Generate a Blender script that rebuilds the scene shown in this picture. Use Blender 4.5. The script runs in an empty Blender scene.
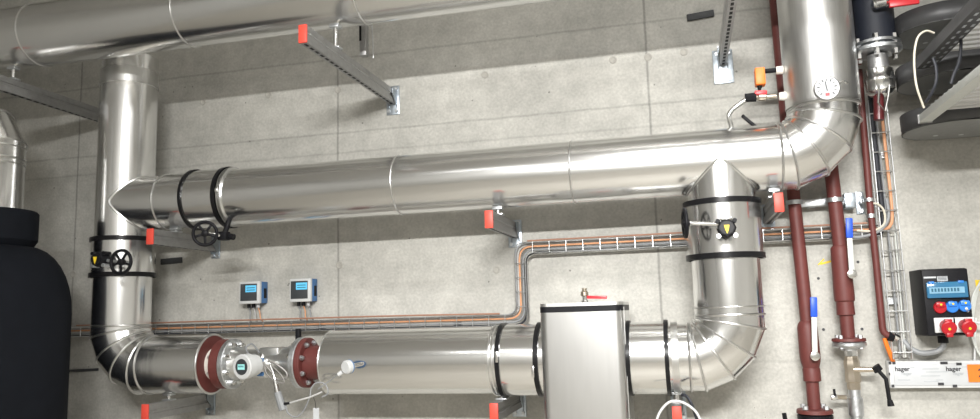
import bpy, bmesh, math, random
from mathutils import Vector, Matrix
random.seed(7)
C = bpy.context.scene.collection
PI = math.pi
V = Vector

# ------------------------------------------------------------------ camera
F_PX = 762.93
YAW, PITCH, ROLL = -0.246640813, 0.134798371, -0.0297109238
def mat3(rows): return Matrix(rows)
RB = mat3(((1,0,0),(0,0,-1),(0,1,0)))
RY = mat3(((math.cos(YAW),0,-math.sin(YAW)),(0,1,0),(math.sin(YAW),0,math.cos(YAW))))
RP = mat3(((1,0,0),(0,math.cos(PITCH),math.sin(PITCH)),(0,-math.sin(PITCH),math.cos(PITCH))))
RR = mat3(((math.cos(ROLL),-math.sin(ROLL),0),(math.sin(ROLL),math.cos(ROLL),0),(0,0,1)))
RC = RR @ RP @ RY @ RB                      # world -> camera (x right, y down, z forward)
CAM = V((0, -4.0, 1.7))
cd = bpy.data.cameras.new('camera'); cam = bpy.data.objects.new('camera', cd); C.objects.link(cam)
cd.sensor_fit = 'HORIZONTAL'; cd.sensor_width = 36; cd.lens = F_PX/980*36
cd.clip_start = .05; cd.clip_end = 60
rt, up, bk = V(RC[0]), -V(RC[1]), -V(RC[2])
mw = Matrix((rt, up, bk)).transposed().to_4x4(); mw.translation = CAM
cam.matrix_world = mw
bpy.context.scene.camera = cam

# ------------------------------------------------------------------ light
w = bpy.data.worlds.new('world'); bpy.context.scene.world = w; w.use_nodes = True
w.node_tree.nodes['Background'].inputs[0].default_value = (.9, .95, 1, 1)
w.node_tree.nodes['Background'].inputs[1].default_value = .05
def area(name, loc, sx, sy, power, col, target):
    l = bpy.data.lights.new(name, 'AREA'); l.shape = 'RECTANGLE'; l.size = sx; l.size_y = sy
    l.energy = power; l.color = col
    o = bpy.data.objects.new(name, l); C.objects.link(o); o.location = loc
    o.rotation_euler = (V(target)-V(loc)).to_track_quat('-Z', 'Y').to_euler()
    return o
area('strip_lamp', (.1, -5.4, 3.35), 1.9, .10, 98, (1, .99, .965), (.0, 0, 1.75)).data.spread = math.radians(92)
area('ceiling_lamp', (1.0, -3.8, 5.1), 2.6, .5, 118, (1, .99, .97), (1.0, -2.0, 0)).data.spread = math.radians(130)
for x, e in ((-2.4, 60), (-.2, 65), (2.4, 60)):
    area('rear_fill', (x, -6.4, 5.1), 1.2, .35, e, (1, .99, .97), (x, -8.0, 0.5))  # added fills, brighten the unseen front wall and floor mirrored in the steel
vs = bpy.context.scene.view_settings
vs.view_transform = 'Standard'; vs.look = 'None'; vs.gamma = 1; vs.use_curve_mapping = False
vs.exposure = -0.06

# ------------------------------------------------------------------ helpers
def at(px, py, d):
    """point of the plane d metres in front of the wall, seen at this pixel of the photograph"""
    c = V((px-490, py-209.5, F_PX)); v = RC.transposed() @ c
    t = (-d-CAM.y)/v.y
    return CAM + t*v
def frame(d):
    d = d.normalized()
    a = V((0,0,1)) if abs(d.z) < .9 else V((0,1,0))
    u = d.cross(a).normalized(); v = d.cross(u).normalized()
    return u, v
class MB:
    def __init__(s): s.v = []; s.f = []; s.mi = []; s.cur = 0
    def mark(s, i): s.cur = i; return s
    def add(s, vs, fs):
        n = len(s.v); s.v += [V(x) for x in vs]; s.f += [tuple(i+n for i in f) for f in fs]; s.mi += [s.cur]*len(fs); return s
    def box(s, c, size, rot=None):
        c = V(c); h = V(size)/2; vs = []
        for x in (-1,1):
            for y in (-1,1):
                for z in (-1,1):
                    p = V((x*h.x, y*h.y, z*h.z))
                    if rot is not None: p = rot @ p
                    vs.append(c+p)
        return s.add(vs, [(0,1,3,2),(4,6,7,5),(0,4,5,1),(2,3,7,6),(0,2,6,4),(1,5,7,3)])
    def box2(s, a, b): 
        a = V(a); b = V(b); return s.box((a+b)/2, [abs(x) for x in (b-a)])
    def bar(s, p0, p1, wu, wv, upv=None):
        p0 = V(p0); p1 = V(p1); d = (p1-p0)
        if upv is None: u, v = frame(d)
        else:
            v = V(upv); v = (v - d.normalized()*v.dot(d.normalized())).normalized(); u = d.normalized().cross(v)
        vs = []
        for p in (p0, p1):
            for a, b in ((-1,-1),(1,-1),(1,1),(-1,1)): vs.append(p+u*a*wu/2+v*b*wv/2)
        return s.add(vs, [(3,2,1,0),(4,5,6,7),(0,1,5,4),(1,2,6,5),(2,3,7,6),(3,0,4,7)])
    def lathe(s, prof, o, ax, n=32, cap=True, loop=False):
        """prof = [(distance along axis, radius)...]"""
        o = V(o); ax = V(ax).normalized(); u, v = frame(ax); vs = []; fs = []
        for t, r in prof:
            for i in range(n):
                a = 2*PI*i/n; vs.append(o+ax*t+u*(math.cos(a)*r)+v*(math.sin(a)*r))
        for k in range(len(prof)-1):
            for i in range(n):
                j = (i+1) % n; fs.append((k*n+i, k*n+j, (k+1)*n+j, (k+1)*n+i))
        if loop:
            k = len(prof)-1
            for i in range(n):
                j = (i+1) % n; fs.append((k*n+i, k*n+j, j, i))
        elif cap:
            fs.append(tuple(range(n-1,-1,-1))); m = (len(prof)-1)*n; fs.append(tuple(range(m, m+n)))
        return s.add(vs, fs)
    def cyl(s, p0, p1, r0, r1=None, n=24):
        p0 = V(p0); p1 = V(p1); r1 = r0 if r1 is None else r1
        return s.lathe([(0, r0), ((p1-p0).length, r1)], p0, p1-p0, n)
    def ring(s, o, ax, ri, ro, t, n=48):
        """flat washer / band of length t centred on o"""
        return s.lathe([(-t/2, ri), (-t/2, ro), (t/2, ro), (t/2, ri)], o, ax, n, loop=True)
    def tube(s, pts, r, n=10, closed=False):
        pts = [V(p) for p in pts]; m = len(pts)
        T = []
        for i in range(m):
            if closed: t = pts[(i+1) % m]-pts[i-1]
            else: t = pts[min(i+1, m-1)]-pts[max(i-1, 0)]
            T.append(t.normalized())
        u, v = frame(T[0]); vs = []; fs = []
        for i in range(m):
            if i:
                q = T[i-1].rotation_difference(T[i]); u = q @ u; v = q @ v
            for k in range(n):
                a = 2*PI*k/n; vs.append(pts[i]+u*(math.cos(a)*r)+v*(math.sin(a)*r))
        for i in range(m if closed else m-1):
            j = (i+1) % m
            for k in range(n):
                l = (k+1) % n; fs.append((i*n+k, i*n+l, j*n+l, j*n+k))
        if not closed:
            fs.append(tuple(range(n-1,-1,-1))); b = (m-1)*n; fs.append(tuple(range(b, b+n)))
        return s.add(vs, fs)
    def prism(s, pts, off):
        """polygon pts (3D) extruded by off"""
        pts = [V(p) for p in pts]; n = len(pts); off = V(off)
        vs = pts+[p+off for p in pts]
        return s.add(vs, [tuple(range(n-1,-1,-1)), tuple(range(n, 2*n))]+[(i, (i+1) % n, n+(i+1) % n, n+i) for i in range(n)])
    def build(s, name, m, parent=None, bevel=0, sharp=35, kind=None):
        base = wloc(parent) if parent else V((0,0,0))
        me = bpy.data.meshes.new(name); me.from_pydata([tuple(p-base) for p in s.v], [], s.f)
        me.polygons.foreach_set('material_index', s.mi)
        bm = bmesh.new(); bm.from_mesh(me); bmesh.ops.recalc_face_normals(bm, faces=bm.faces)
        if bevel:
            es = [e for e in bm.edges if len(e.link_faces) == 2 and e.calc_face_angle(0) > .6]
            bmesh.ops.bevel(bm, geom=es, offset=bevel, segments=2, profile=.5, affect='EDGES', clamp_overlap=True)
        bm.to_mesh(me); bm.free()
        me.polygons.foreach_set('use_smooth', [True]*len(me.polygons))
        me.set_sharp_from_angle(angle=math.radians(sharp))
        for k in (m if isinstance(m, (list, tuple)) else [m]): me.materials.append(k)
        o = bpy.data.objects.new(name, me); C.objects.link(o)
        if parent: o.parent = parent
        if kind: o['kind'] = kind
        return o
def wloc(o):
    p = V((0,0,0))
    while o: p = p+V(o.location); o = o.parent
    return p
def tag(o, label, cat, group=None):
    o['label'] = label; o['category'] = cat
    if group: o['group'] = group
    return o
def thing(name, label, cat, loc=(0,0,0), group=None):
    o = bpy.data.objects.new(name, None); C.objects.link(o); o.location = loc; o.empty_display_size = .05
    return tag(o, label, cat, group)
def smooth(pts, n=8):
    """Catmull-Rom through the points"""
    pts = [V(p) for p in pts]; P = [2*pts[0]-pts[1]]+pts+[2*pts[-1]-pts[-2]]; out = []
    for i in range(1, len(P)-2):
        for k in range(n):
            t = k/n; a, b, c, d = P[i-1:i+3]
            out.append(.5*((2*b)+(c-a)*t+(2*a-5*b+4*c-d)*t*t+(3*b-a-3*c+d)*t**3))
    out.append(pts[-1]); return out
def fillet(pts, r, n=6):
    """polyline with rounded corners"""
    pts = [V(p) for p in pts]; out = [pts[0]]
    for i in range(1, len(pts)-1):
        a = (pts[i-1]-pts[i]).normalized(); b = (pts[i+1]-pts[i]).normalized()
        p0 = pts[i]+a*r; p1 = pts[i]+b*r
        for k in range(n+1):
            t = k/n; out.append((1-t)**2*p0+2*t*(1-t)*pts[i]+t*t*p1)
    out.append(pts[-1]); return out
def lettering(txt, size, o, xd, yd, m, parent, name='lettering', depth=.0006, align='LEFT'):
    cu = bpy.data.curves.new(name, 'FONT'); cu.body = txt; cu.size = size; cu.extrude = depth; cu.align_x = align; cu.offset = size*.022
    to = bpy.data.objects.new(name, cu); C.objects.link(to)
    dg = bpy.context.evaluated_depsgraph_get(); me = bpy.data.meshes.new_from_object(to.evaluated_get(dg))
    bpy.data.objects.remove(to)
    xd = V(xd).normalized(); yd = V(yd).normalized(); zd = xd.cross(yd); base = wloc(parent)
    for v in me.vertices: c = v.co.copy(); v.co = V(o)-base+xd*c.x+yd*c.y+zd*c.z
    me.materials.clear(); me.materials.append(m)
    t = bpy.data.objects.new(name, me); C.objects.link(t); t.parent = parent
    return t

# ------------------------------------------------------------------ materials
def material(name, col, rough=.5, metal=0, var=.06, scale=30, bump=0, emit=None, coord='Object', stretch=(1,1,1), rvar=0, aniso=0):
    m = bpy.data.materials.new(name); m.use_nodes = True; nt = m.node_tree; N = nt.nodes; L = nt.links
    b = N['Principled BSDF']; b.inputs['Roughness'].default_value = rough; b.inputs['Metallic'].default_value = metal
    if aniso: b.inputs['Anisotropic'].default_value = aniso
    tc = N.new('ShaderNodeTexCoord'); mp = N.new('ShaderNodeMapping'); mp.inputs['Scale'].default_value = stretch
    L.new(tc.outputs[coord], mp.inputs[0])
    nz = N.new('ShaderNodeTexNoise'); nz.inputs['Scale'].default_value = scale; nz.inputs['Detail'].default_value = 4
    L.new(mp.outputs[0], nz.inputs['Vector'])
    mr = N.new('ShaderNodeMapRange'); mr.inputs['From Min'].default_value = .25; mr.inputs['From Max'].default_value = .75
    mr.inputs['To Min'].default_value = 1-var; mr.inputs['To Max'].default_value = 1+var
    L.new(nz.outputs[0], mr.inputs[0])
    mx = N.new('ShaderNodeVectorMath'); mx.operation = 'SCALE'; mx.inputs[0].default_value = col[:3]
    L.new(mr.outputs[0], mx.inputs['Scale']); L.new(mx.outputs[0], b.inputs['Base Color'])
    if rvar:
        r2 = N.new('ShaderNodeMapRange'); r2.inputs['From Min'].default_value = .3; r2.inputs['From Max'].default_value = .7
        r2.inputs['To Min'].default_value = rough-rvar; r2.inputs['To Max'].default_value = rough+rvar
        L.new(nz.outputs[0], r2.inputs[0]); L.new(r2.outputs[0], b.inputs['Roughness'])
    if bump:
        bp = N.new('ShaderNodeBump'); bp.inputs['Strength'].default_value = bump; bp.inputs['Distance'].default_value = .01
        L.new(nz.outputs[0], bp.inputs['Height']); L.new(bp.outputs[0], b.inputs['Normal'])
    if emit:
        b.inputs['Emission Color'].default_value = (*col[:3], 1); b.inputs['Emission Strength'].default_value = emit
    return m
STEEL = material('steel_jacket', (.82,.82,.815), .20, 1, .02, 3, bump=.11, rvar=.02, stretch=(.25,5,5))
STEELV = material('steel_jacket_upright', (.82,.82,.815), .20, 1, .02, 3, bump=.11, rvar=.02, stretch=(5,5,.25))
STEEL2 = material('steel_jacket_cover', (.82,.82,.815), .18, 1, .02, 3, bump=.11, rvar=.02, stretch=(.25,5,5))
STEEL2V = material('steel_jacket_cover_upright', (.82,.82,.815), .18, 1, .02, 3, bump=.11, rvar=.02, stretch=(5,5,.25))
BRUSH = material('brushed_steel', (.70,.70,.69), .36, 1, .05, 25, stretch=(9,9,.4), rvar=.04)
BEAD = material('bright_bead', (.66,.66,.65), .30, 1, .03)
ZINC = material('galvanised', (.62,.64,.66), .42, 1, .12, 60, rvar=.08)
ZINCD = material('dull_zinc', (.40,.40,.40), .48, .9, .12, 40, rvar=.06)
PLATE = material('blue_zinc', (.46,.51,.56), .42, 1, .15, 50, rvar=.08)
REDCAP = material('red_plastic', (.72,.075,.05), .45, 0, .05)
RUST = material('primer_red', (.125,.030,.026), .55, 0, .10, 25, bump=.08)
RUST2 = material('primer_red_gloss', (.09,.014,.016), .3, 0, .08, 25)
BLACK = material('black_plastic', (.008,.008,.010), .5, 0, .1)
STRAP = material('black_strap', (.010,.010,.011), .3, 0, .1)
TANKM = material('black_insulation', (.0055,.007,.011), .8, 0, .12, 14, bump=.05)
TANKM.node_tree.nodes['Principled BSDF'].inputs['Specular IOR Level'].default_value = .2
for m_ in (BLACK, STRAP): m_.node_tree.nodes['Principled BSDF'].inputs['Specular IOR Level'].default_value = .2
NAVY = material('navy_insulation', (.010,.013,.022), .6, 0, .12, 20)
WHITE = material('white_plastic', (.60,.61,.61), .45, 0, .02)
WHITEG = material('white_paint', (.58,.60,.57), .4, 0, .04)
CREAM = material('cream_cable', (.62,.58,.48), .5, 0, .05)
BLUE = material('blue_grip', (.015,.085,.62), .4, 0, .05)
TEAL = material('blue_housing', (.055,.165,.38), .45, 0, .05)
DARKG = material('dark_panel', (.045,.05,.055), .4, 0, .05)
SCREEN = material('lcd_screen', (.10,.42,.66), .3, 0, .02, emit=.55)
SCREENG = material('lcd_green', (.30,.66,.64), .3, 0, .02, emit=.35)
SCRDARK = material('lcd_segment', (.02,.10,.16), .4, 0, .02)
ORANGE = material('orange_plastic', (.85,.20,.02), .45, 0, .05)
ORCAB = material('orange_cable', (.66,.33,.18), .5, 0, .08, 20)
PINKCAB = material('copper_cable', (.36,.19,.13), .5, 0, .08, 20)
GREYCAB = material('grey_cable', (.27,.28,.29), .5, 0, .08, 20)
LTCAB = material('light_grey_cable', (.50,.50,.49), .5, 0, .05, 20)
MIDCAB = material('mid_grey_cable', (.26,.25,.24), .45, .3, .08, 20)
BLKCAB = material('black_cable', (.02,.022,.03), .5, 0, .1, 20)
WIRE = material('tray_wire', (.62,.63,.64), .35, 1, .08, 60)
TRAYM = material('grey_tray', (.21,.215,.21), .5, .35, .08, 40)
TRAYD = material('dark_tray', (.07,.07,.072), .5, .4, .1, 30)
YELLOW = material('yellow_mark', (.85,.60,.03), .5, 0, .05)
BRASS = material('brass', (.58,.51,.42), .32, 1, .08, 40)
CHROME = material('chrome', (.80,.80,.79), .18, 1, .04, 30)
REDSOCK = material('red_socket', (.42,.010,.018), .35, 0, .05)
BLUESOCK = material('blue_socket', (.03,.20,.66), .35, 0, .05)
SMOKED = material('blue_window', (.035,.15,.28), .12, 0, .10, 14)
LABELW = material('label_white', (.52,.535,.55), .5, 0, .03)
INK = material('ink', (.03,.03,.035), .5, 0, .05)
DIALW = material('dial_white', (.46,.47,.48), .6, 0, .02)
BREAK = material('breaker_grey_blue', (.20,.38,.52), .3, 0, .1)
GREYINK = material('grey_ink', (.42,.44,.46), .5, 0, .05)
RECESS = material('dark_rubber', (.045,.047,.05), .6, 0, .15, 30)
FELT = material('white_fibre', (.74,.70,.64), .8, 0, .05, 60)
CEMENT = material('cone_plug', (.40,.385,.35), .8, 0, .12, 30)
RED = material('red_lever', (.62,.03,.04), .35, 0, .05)

def concrete():
    m = bpy.data.materials.new('concrete'); m.use_nodes = True; nt = m.node_tree; N = nt.nodes; L = nt.links
    b = N['Principled BSDF']; b.inputs['Roughness'].default_value = .78
    tc = N.new('ShaderNodeTexCoord')
    def noise(scale, detail, rough=.55, stretch=None):
        n = N.new('ShaderNodeTexNoise'); n.inputs['Scale'].default_value = scale; n.inputs['Detail'].default_value = detail
        n.inputs['Roughness'].default_value = rough
        if stretch:
            mp = N.new('ShaderNodeMapping'); mp.inputs['Scale'].default_value = stretch
            L.new(tc.outputs['Object'], mp.inputs[0]); L.new(mp.outputs[0], n.inputs['Vector'])
        else: L.new(tc.outputs['Object'], n.inputs['Vector'])
        return n
    def rng(sock, a, b_, c, d):
        r = N.new('ShaderNodeMapRange'); r.inputs['From Min'].default_value = a; r.inputs['From Max'].default_value = b_
        r.inputs['To Min'].default_value = c; r.inputs['To Max'].default_value = d; L.new(sock, r.inputs[0]); return r.outputs[0]
    def mul(a, b_):
        x = N.new('ShaderNodeMath'); x.operation = 'MULTIPLY'; L.new(a, x.inputs[0]); L.new(b_, x.inputs[1]); return x.outputs[0]
    big = rng(noise(1.3, 5, .6).outputs[0], .3, .7, .82, 1.13)
    mid = rng(noise(9, 6, .65).outputs[0], .32, .68, .86, 1.10)
    fine = rng(noise(70, 3, .6).outputs[0], .3, .7, .87, 1.10)
    streak = rng(noise(1, 4, .6, (2.0, 1, 14)).outputs[0], .3, .7, .95, 1.05)
    pore = N.new('ShaderNodeTexVoronoi'); pore.inputs['Scale'].default_value = 16; pore.inputs['Randomness'].default_value = 1
    L.new(tc.outputs['Object'], pore.inputs['Vector'])
    sel = rng(noise(5, 2).outputs[0], .50, .62, 0, .095)
    lt = N.new('ShaderNodeMath'); lt.operation = 'LESS_THAN'; L.new(pore.outputs['Distance'], lt.inputs[0]); L.new(sel, lt.inputs[1])
    porem = rng(lt.outputs[0], 0, 1, 1, .52)
    # formwork joints
    sp = N.new('ShaderNodeSeparateXYZ'); L.new(tc.outputs['Object'], sp.inputs[0])
    wob = rng(noise(6, 3).outputs[0], 0, 1, -.006, .006)
    def joint(axis, pos, width, dark):
        a = N.new('ShaderNodeMath'); a.operation = 'ADD'; L.new(sp.outputs[axis], a.inputs[0]); L.new(wob, a.inputs[1])
        s = N.new('ShaderNodeMath'); s.operation = 'SUBTRACT'; L.new(a.outputs[0], s.inputs[0]); s.inputs[1].default_value = pos
        ab = N.new('ShaderNodeMath'); ab.operation = 'ABSOLUTE'; L.new(s.outputs[0], ab.inputs[0])
        return rng(ab.outputs[0], width*.3, width, dark, 1)
    col = mul(mul(big, mid), mul(fine, streak)); col = mul(col, porem)
    for x in (-3.715, -1.908, -.125): col = mul(col, joint(0, x, .009, .64))
    for z, d in ((3.214, .80), (2.764, .80), (2.645, .86), (1.427, .9)): col = mul(col, joint(2, z, .009, d))
    sc = N.new('ShaderNodeVectorMath'); sc.operation = 'SCALE'; sc.inputs[0].default_value = (.50, .49, .453)
    L.new(col, sc.inputs['Scale']); L.new(sc.outputs[0], b.inputs['Base Color'])
    bp = N.new('ShaderNodeBump'); bp.inputs['Strength'].default_value = .25; bp.inputs['Distance'].default_value = .01
    L.new(col, bp.inputs['Height']); L.new(bp.outputs[0], b.inputs['Normal'])
    return m
CONC = concrete()
FLOORM = material('floor_screed', (.56,.53,.47), .5, 0, .10, 3)
PAINT = material('painted_wall', (.78,.775,.75), .8, 0, .05, 3)
DARKP = material('dark_painted_wall', (.55,.55,.54), .8, 0, .05, 3)
CEILM = material('ceiling_concrete', (.62,.615,.60), .85, 0, .10, 3)

# ------------------------------------------------------------------ room
X0, X1, Y1, ZC = -5.4, 4.6, -9.2, 5.2
def shell(name, a, b, m): return MB().box2(a, b).build(name, m, kind='structure')
wall = shell('wall_back', (X0-.2, 0, -.2), (X1+.2, .25, ZC+.2), CONC)
shell('floor', (X0, Y1, -.2), (X1, 0, 0), FLOORM)
shell('ceiling', (X0, Y1, ZC), (X1, 0, ZC+.2), CEILM)
shell('wall_left', (X0-.2, Y1, 0), (X0, 0, ZC), DARKP)
shell('wall_right', (X1, Y1, 0), (X1+.2, 0, ZC), PAINT)
shell('wall_front', (X0, Y1-.2, 0), (X1, Y1, ZC), PAINT)
for x, z in ((-2.81,3.04),(-2.36,3.04),(-1.906,3.024),(-1.013,3.02),(-.302,3.026),(-.118,3.02),(.068,3.027),(-1.9,1.995),(-.98,1.93),(-3.715,2.02)):
    m = MB(); m.lathe([(0,.021),(.003,.021),(.004,.016),(.002,.013),(.001,.004)], (x,0,z), (0,-1,0), 20); m.build('tie_hole_plug', CEMENT, wall)
for a, b in (((161,262),(182,260)), ((687,18),(714,13)), ((60,371.5),(98,369.5))):
    p = at(*a, .006); q = at(*b, .006); m = MB(); m.bar(p, q, .012, .036 if a[1] < 300 else .016, (0,0,1)); m.build('anchor_rail', RECESS, wall, bevel=.002)
p = at(826,262,.001)
MB().bar(at(820,264,.001), at(832,261,.001), .002, .010, (0,0,1)).build('yellow_chalk_mark', YELLOW, wall)
MB().bar(at(818,265,.001), at(824,259,.001), .002, .006, (0,0,1)).build('yellow_chalk_mark', YELLOW, wall)
for a in ((818.4,278.4),(823.5,329.5),(858,262),(862,329)):
    MB().cyl(at(*a,.0), at(*a,.002), .007, n=12).build('drilled_hole', INK, wall)

# ------------------------------------------------------------------ insulated pipes
YP = -.38                                   # axis plane of the main pipework
ZM, ZL = 2.362, 1.476                       # main run, lower run
XL, XR, XT = -3.030, .183, .650             # left riser, drop leg, right riser
RM, RL, RC_, RT = .1505, .1522, .150, .157
def pipe(path, r, n=64, e0=None, e1=None):
    """mitred jacket in the XZ plane: (mesh builder, list of mitre rings)"""
    path = [V(p) for p in path]; m = MB(); rings = []; k = len(path); Yv = V((0,1,0))
    def ring(i, seg):
        d = (path[seg+1]-path[seg]).normalized(); u = Yv.cross(d).normalized()
        if 0 < i < k-1: nn = ((path[i]-path[i-1]).normalized()+(path[i+1]-path[i]).normalized()).normalized()
        else: nn = d
        out = []
        for j in range(n):
            a = 2*PI*j/n; q = path[i]+u*(math.cos(a)*r)+Yv*(math.sin(a)*r)
            t = (path[i]-q).dot(nn)/d.dot(nn); q = q+d*t
            if i == 0 and e0: q = e0(q)
            if i == k-1 and e1: q = e1(q)
            out.append(q)
        return out
    rings = [ring(0, 0)]+[ring(i+1, i) for i in range(k-1)]
    fs = [(i*n+j, i*n+(j+1) % n, (i+1)*n+(j+1) % n, (i+1)*n+j) for i in range(k-1) for j in range(n)]
    fs.append(tuple(range(n-1,-1,-1))); fs.append(tuple(range((k-1)*n, k*n)))
    m.add([q for r_ in rings for q in r_], fs)
    return m, rings
def bend(c0, d0, d1, r, n):
    """points of a lobster-back bend at corner c0, from direction d0 to d1"""
    c0, d0, d1 = V(c0), V(d0), V(d1); cen = c0-d0*r+d1*r; out = []
    R = r/math.cos(PI/4/n)
    for k in range(n):
        a = (k+.5)/n*PI/2; out.append(cen-d1*(R*math.cos(a))+d0*(R*math.sin(a)))
    return [c0-d0*r]+out+[c0+d1*r]
def bead(ring, parent, r=.0045, m=None): MB().tube(ring, r, 8, True).build('seam_ring', m or BEAD, parent)
def circ(o, ax, r, n=64):
    u, v = frame(V(ax)); return [V(o)+u*(math.cos(2*PI*i/n)*r)+v*(math.sin(2*PI*i/n)*r) for i in range(n)]
def onx(px, py, d=.38): return at(px, py, d).x
def onz(px, py, d=.38): return at(px, py, d).z

# top header along the wall, nearer the room
YT, ZT, RTOP = -.75, 3.261, .1665
t = thing('insulated_pipe', 'uppermost steel clad pipe crossing the top left corner', 'pipe', (-2.4,YT,ZT))
m, _ = pipe([(-5.2,YT,ZT),(2.2,YT,ZT)], RTOP); m.build('jacket', STEEL, t, sharp=9)
for x in (onx(26,30,.85), onx(178,25,.85), onx(356,8,.85), .4):
    MB().tube(circ((x,YT,ZT),(1,0,0),RTOP+.001), .0038, 8, True).build('seam_ring', BEAD, t)

# left riser with bottom bend and stub to the meter
xe = onx(213,365); xf = onx(221.5,365); XF2 = onx(223.5,365)+.042
t = thing('insulated_pipe', 'left vertical steel clad pipe bending to the right at its foot', 'pipe', (XL,YP,1.9))
b = bend((XL,YP,ZL),(0,0,-1),(1,0,0),.215,4)
zbot = ZT - math.sqrt(RTOP**2-.06**2)
def meet_header(q):
    dy = q.y-YT
    return V((q.x, q.y, ZT-math.sqrt(max(RTOP**2-dy*dy, 0)) if abs(dy) < RTOP-.012 else ZT-.045))
m, rg = pipe([(XL,YP,ZT)]+b+[(xe,YP,ZL)], RL, e0=meet_header); j = m.build('jacket', STEELV, t, sharp=9)
for r in rg[1:-1]: bead(r, t, .0056)
for z in (onz(130,78,.53),): MB().ring((XL,YP,z+.0),(0,0,1),RL-.002,RL+.005,.007).build('seam_ring', BEAD, t)
MB().ring((XL,YP,(onz(130,78,.53)+3.13)/2),(0,0,1),RL-.001,RL+.0015,3.13-onz(130,78,.53)).build('upper_sleeve', BRUSH, t)
MB().tube(circ((xe,YP,ZL),(1,0,0),RL+.001), .006, 8, True).build('end_rim', BEAD, t)
MB().ring((xe-.012,YP,ZL),(1,0,0),.06,RL-.004,.03).build('end_cap', RUST, t)
MB().cyl((xe-.02,YP,ZL),(xf+.004,YP,ZL),.082,n=40).build('fibre_collar', FELT, t)
MB().lathe([(0,.11),(.004,.128),(XF2-xf-.004,.128),(XF2-xf,.12)], (xf,YP,ZL),(1,0,0),48).build('flange', RUST, t)
def bolts(x, ax, r, parent, n=8, ph=PI/8, m=None, L=.018):
    for i in range(n):
        a = ph+2*PI*i/n; o = V((x, YP+math.cos(a)*r, ZL+math.sin(a)*r))
        mm = MB(); mm.lathe([(0,.014),(L*.55,.014),(L*.6,.009),(L,.008)], o, (ax,0,0), 6); mm.build('bolt', m or ZINC, parent)
bolts(xf+.002, -1, .104, t, 8)

# main run from the left riser to the right riser
def meet_left(q):
    dy = q.y-YP; return V((XL+math.sqrt(max(RL**2-dy*dy, 0)), q.y, q.z))
t = thing('insulated_pipe', 'long middle steel clad pipe running the full width and turning up at right', 'pipe', (-1.2,YP,ZM))
b = bend((XT,YP,ZM),(1,0,0),(0,0,1),.205,4)
m, rg = pipe([(XL,YP,ZM)]+b+[(XT,YP,4.9)], RM, e0=meet_left); m.build('jacket', STEEL, t, sharp=9)
bead(rg[0], t, .006)
for r in rg[1:-1]: bead(r, t, .0056)
for px in (153, 391, 570): MB().tube(circ((onx(px,180,.52),YP,ZM),(1,0,0),RM+.001), .004, 8, True).build('seam_ring', BEAD, t)
zz = onz(820,98,.53); MB().ring((XT,YP,zz),(0,0,1),RM-.002,RM+.008,.012).build('seam_ring', BEAD, t)
MB().ring((XT,YP,(zz+4.8)/2),(0,0,1),RM-.001,RT,4.8-zz).build('riser_sleeve', BRUSH, t)

# drop leg under the main run, bend and stub to the filter box
def meet_main(q):
    dy = q.y-YP; return V((q.x, q.y, ZM-math.sqrt(max(RM**2-min(abs(dy),RM)**2, 0))))
t = thing('insulated_pipe', 'right drop pipe teed under the long middle pipe, with a segmented bend at its foot', 'pipe', (XR,YP,1.9))
xb1 = -.274
b = bend((XR,YP,ZL),(0,0,-1),(-1,0,0),.185,4)
m, rg = pipe([(XR,YP,ZM)]+b+[(xb1,YP,ZL)], RC_, e0=meet_main); m.build('jacket', STEEL2V, t, sharp=9)
bead(rg[0], t, .006)
for r in rg[1:-1]: bead(r, t, .0056)
MB().tube(circ((XR,YP,onz(727,307)),(0,0,1),.155), .003, 8, True).build('seam_ring', BEAD, t)
for px in (638, 630): pass
def strap(parent, o, ax, r, wdt=.024, seam=True):
    o = V(o); s = MB().ring(o, ax, r-.002, r+.007, wdt).build('strap', STRAP, parent)
    return s
def clasp(parent, p, sx, sz): MB().box(p, (sx,.01,sz)).build('clasp', CHROME, parent, bevel=.002)
# insulated sleeve between box and bend
xs0, xs1 = onx(634,355), onx(667,355)
MB().ring(((xb1+xs1)/2+.006,YP,ZL),(1,0,0),.152,.163,xs1-xb1-.012).build('insulation_sleeve', STEEL2, t)
strap(t, (onx(629.5,362),YP,ZL),(1,0,0),.164,.028); strap(t, (onx(668,362),YP,ZL),(1,0,0),.164,.018)
MB().ring((onx(676,362),YP,ZL),(1,0,0),.153,.160,.03).build('sleeve_edge', BEAD, t)

# lower run from the meter to the filter box
xq, xb0 = onx(332,362), -.643
xr_ = onx(310,362)
t = thing('insulated_pipe', 'lower horizontal steel clad pipe left of the tall steel box', 'pipe', (-1.2,YP,ZL))
m, rg = pipe([(xq,YP,ZL),(xb0,YP,ZL)], .158); m.build('jacket', STEEL2, t, sharp=9)
MB().tube(circ((xq,YP,ZL),(1,0,0),.158), .004, 8, True).build('end_rim', BEAD, t)
xa, xc = onx(497,362,.54), onx(539,362,.54)
for px in (488, 492): MB().ring((onx(px,362,.54),YP,ZL),(1,0,0),.156,.166,.008).build('seam_ring', BEAD, t)
MB().ring(((xa+xb0)/2,YP,ZL),(1,0,0),.156,.167,xb0-xa-.004).build('insulation_sleeve', STEEL2, t)
strap(t, (xa,YP,ZL),(1,0,0),.168,.020); strap(t, (onx(535.5,362,.54),YP,ZL),(1,0,0),.168,.022)
clasp(t, at(496.5,357,.56), .012, .05); clasp(t, at(533,372,.56), .012, .05)
MB().lathe([(0,.12),(.003,.126),(.026,.126),(.03,.122),(.031,.085),(xq-xr_+.04,.085)], (xr_-.03,YP,ZL),(1,0,0),48).build('flange', RUST, t)
bolts(xr_, 1, .102, t, 8, ph=PI/8+.1)

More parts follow.
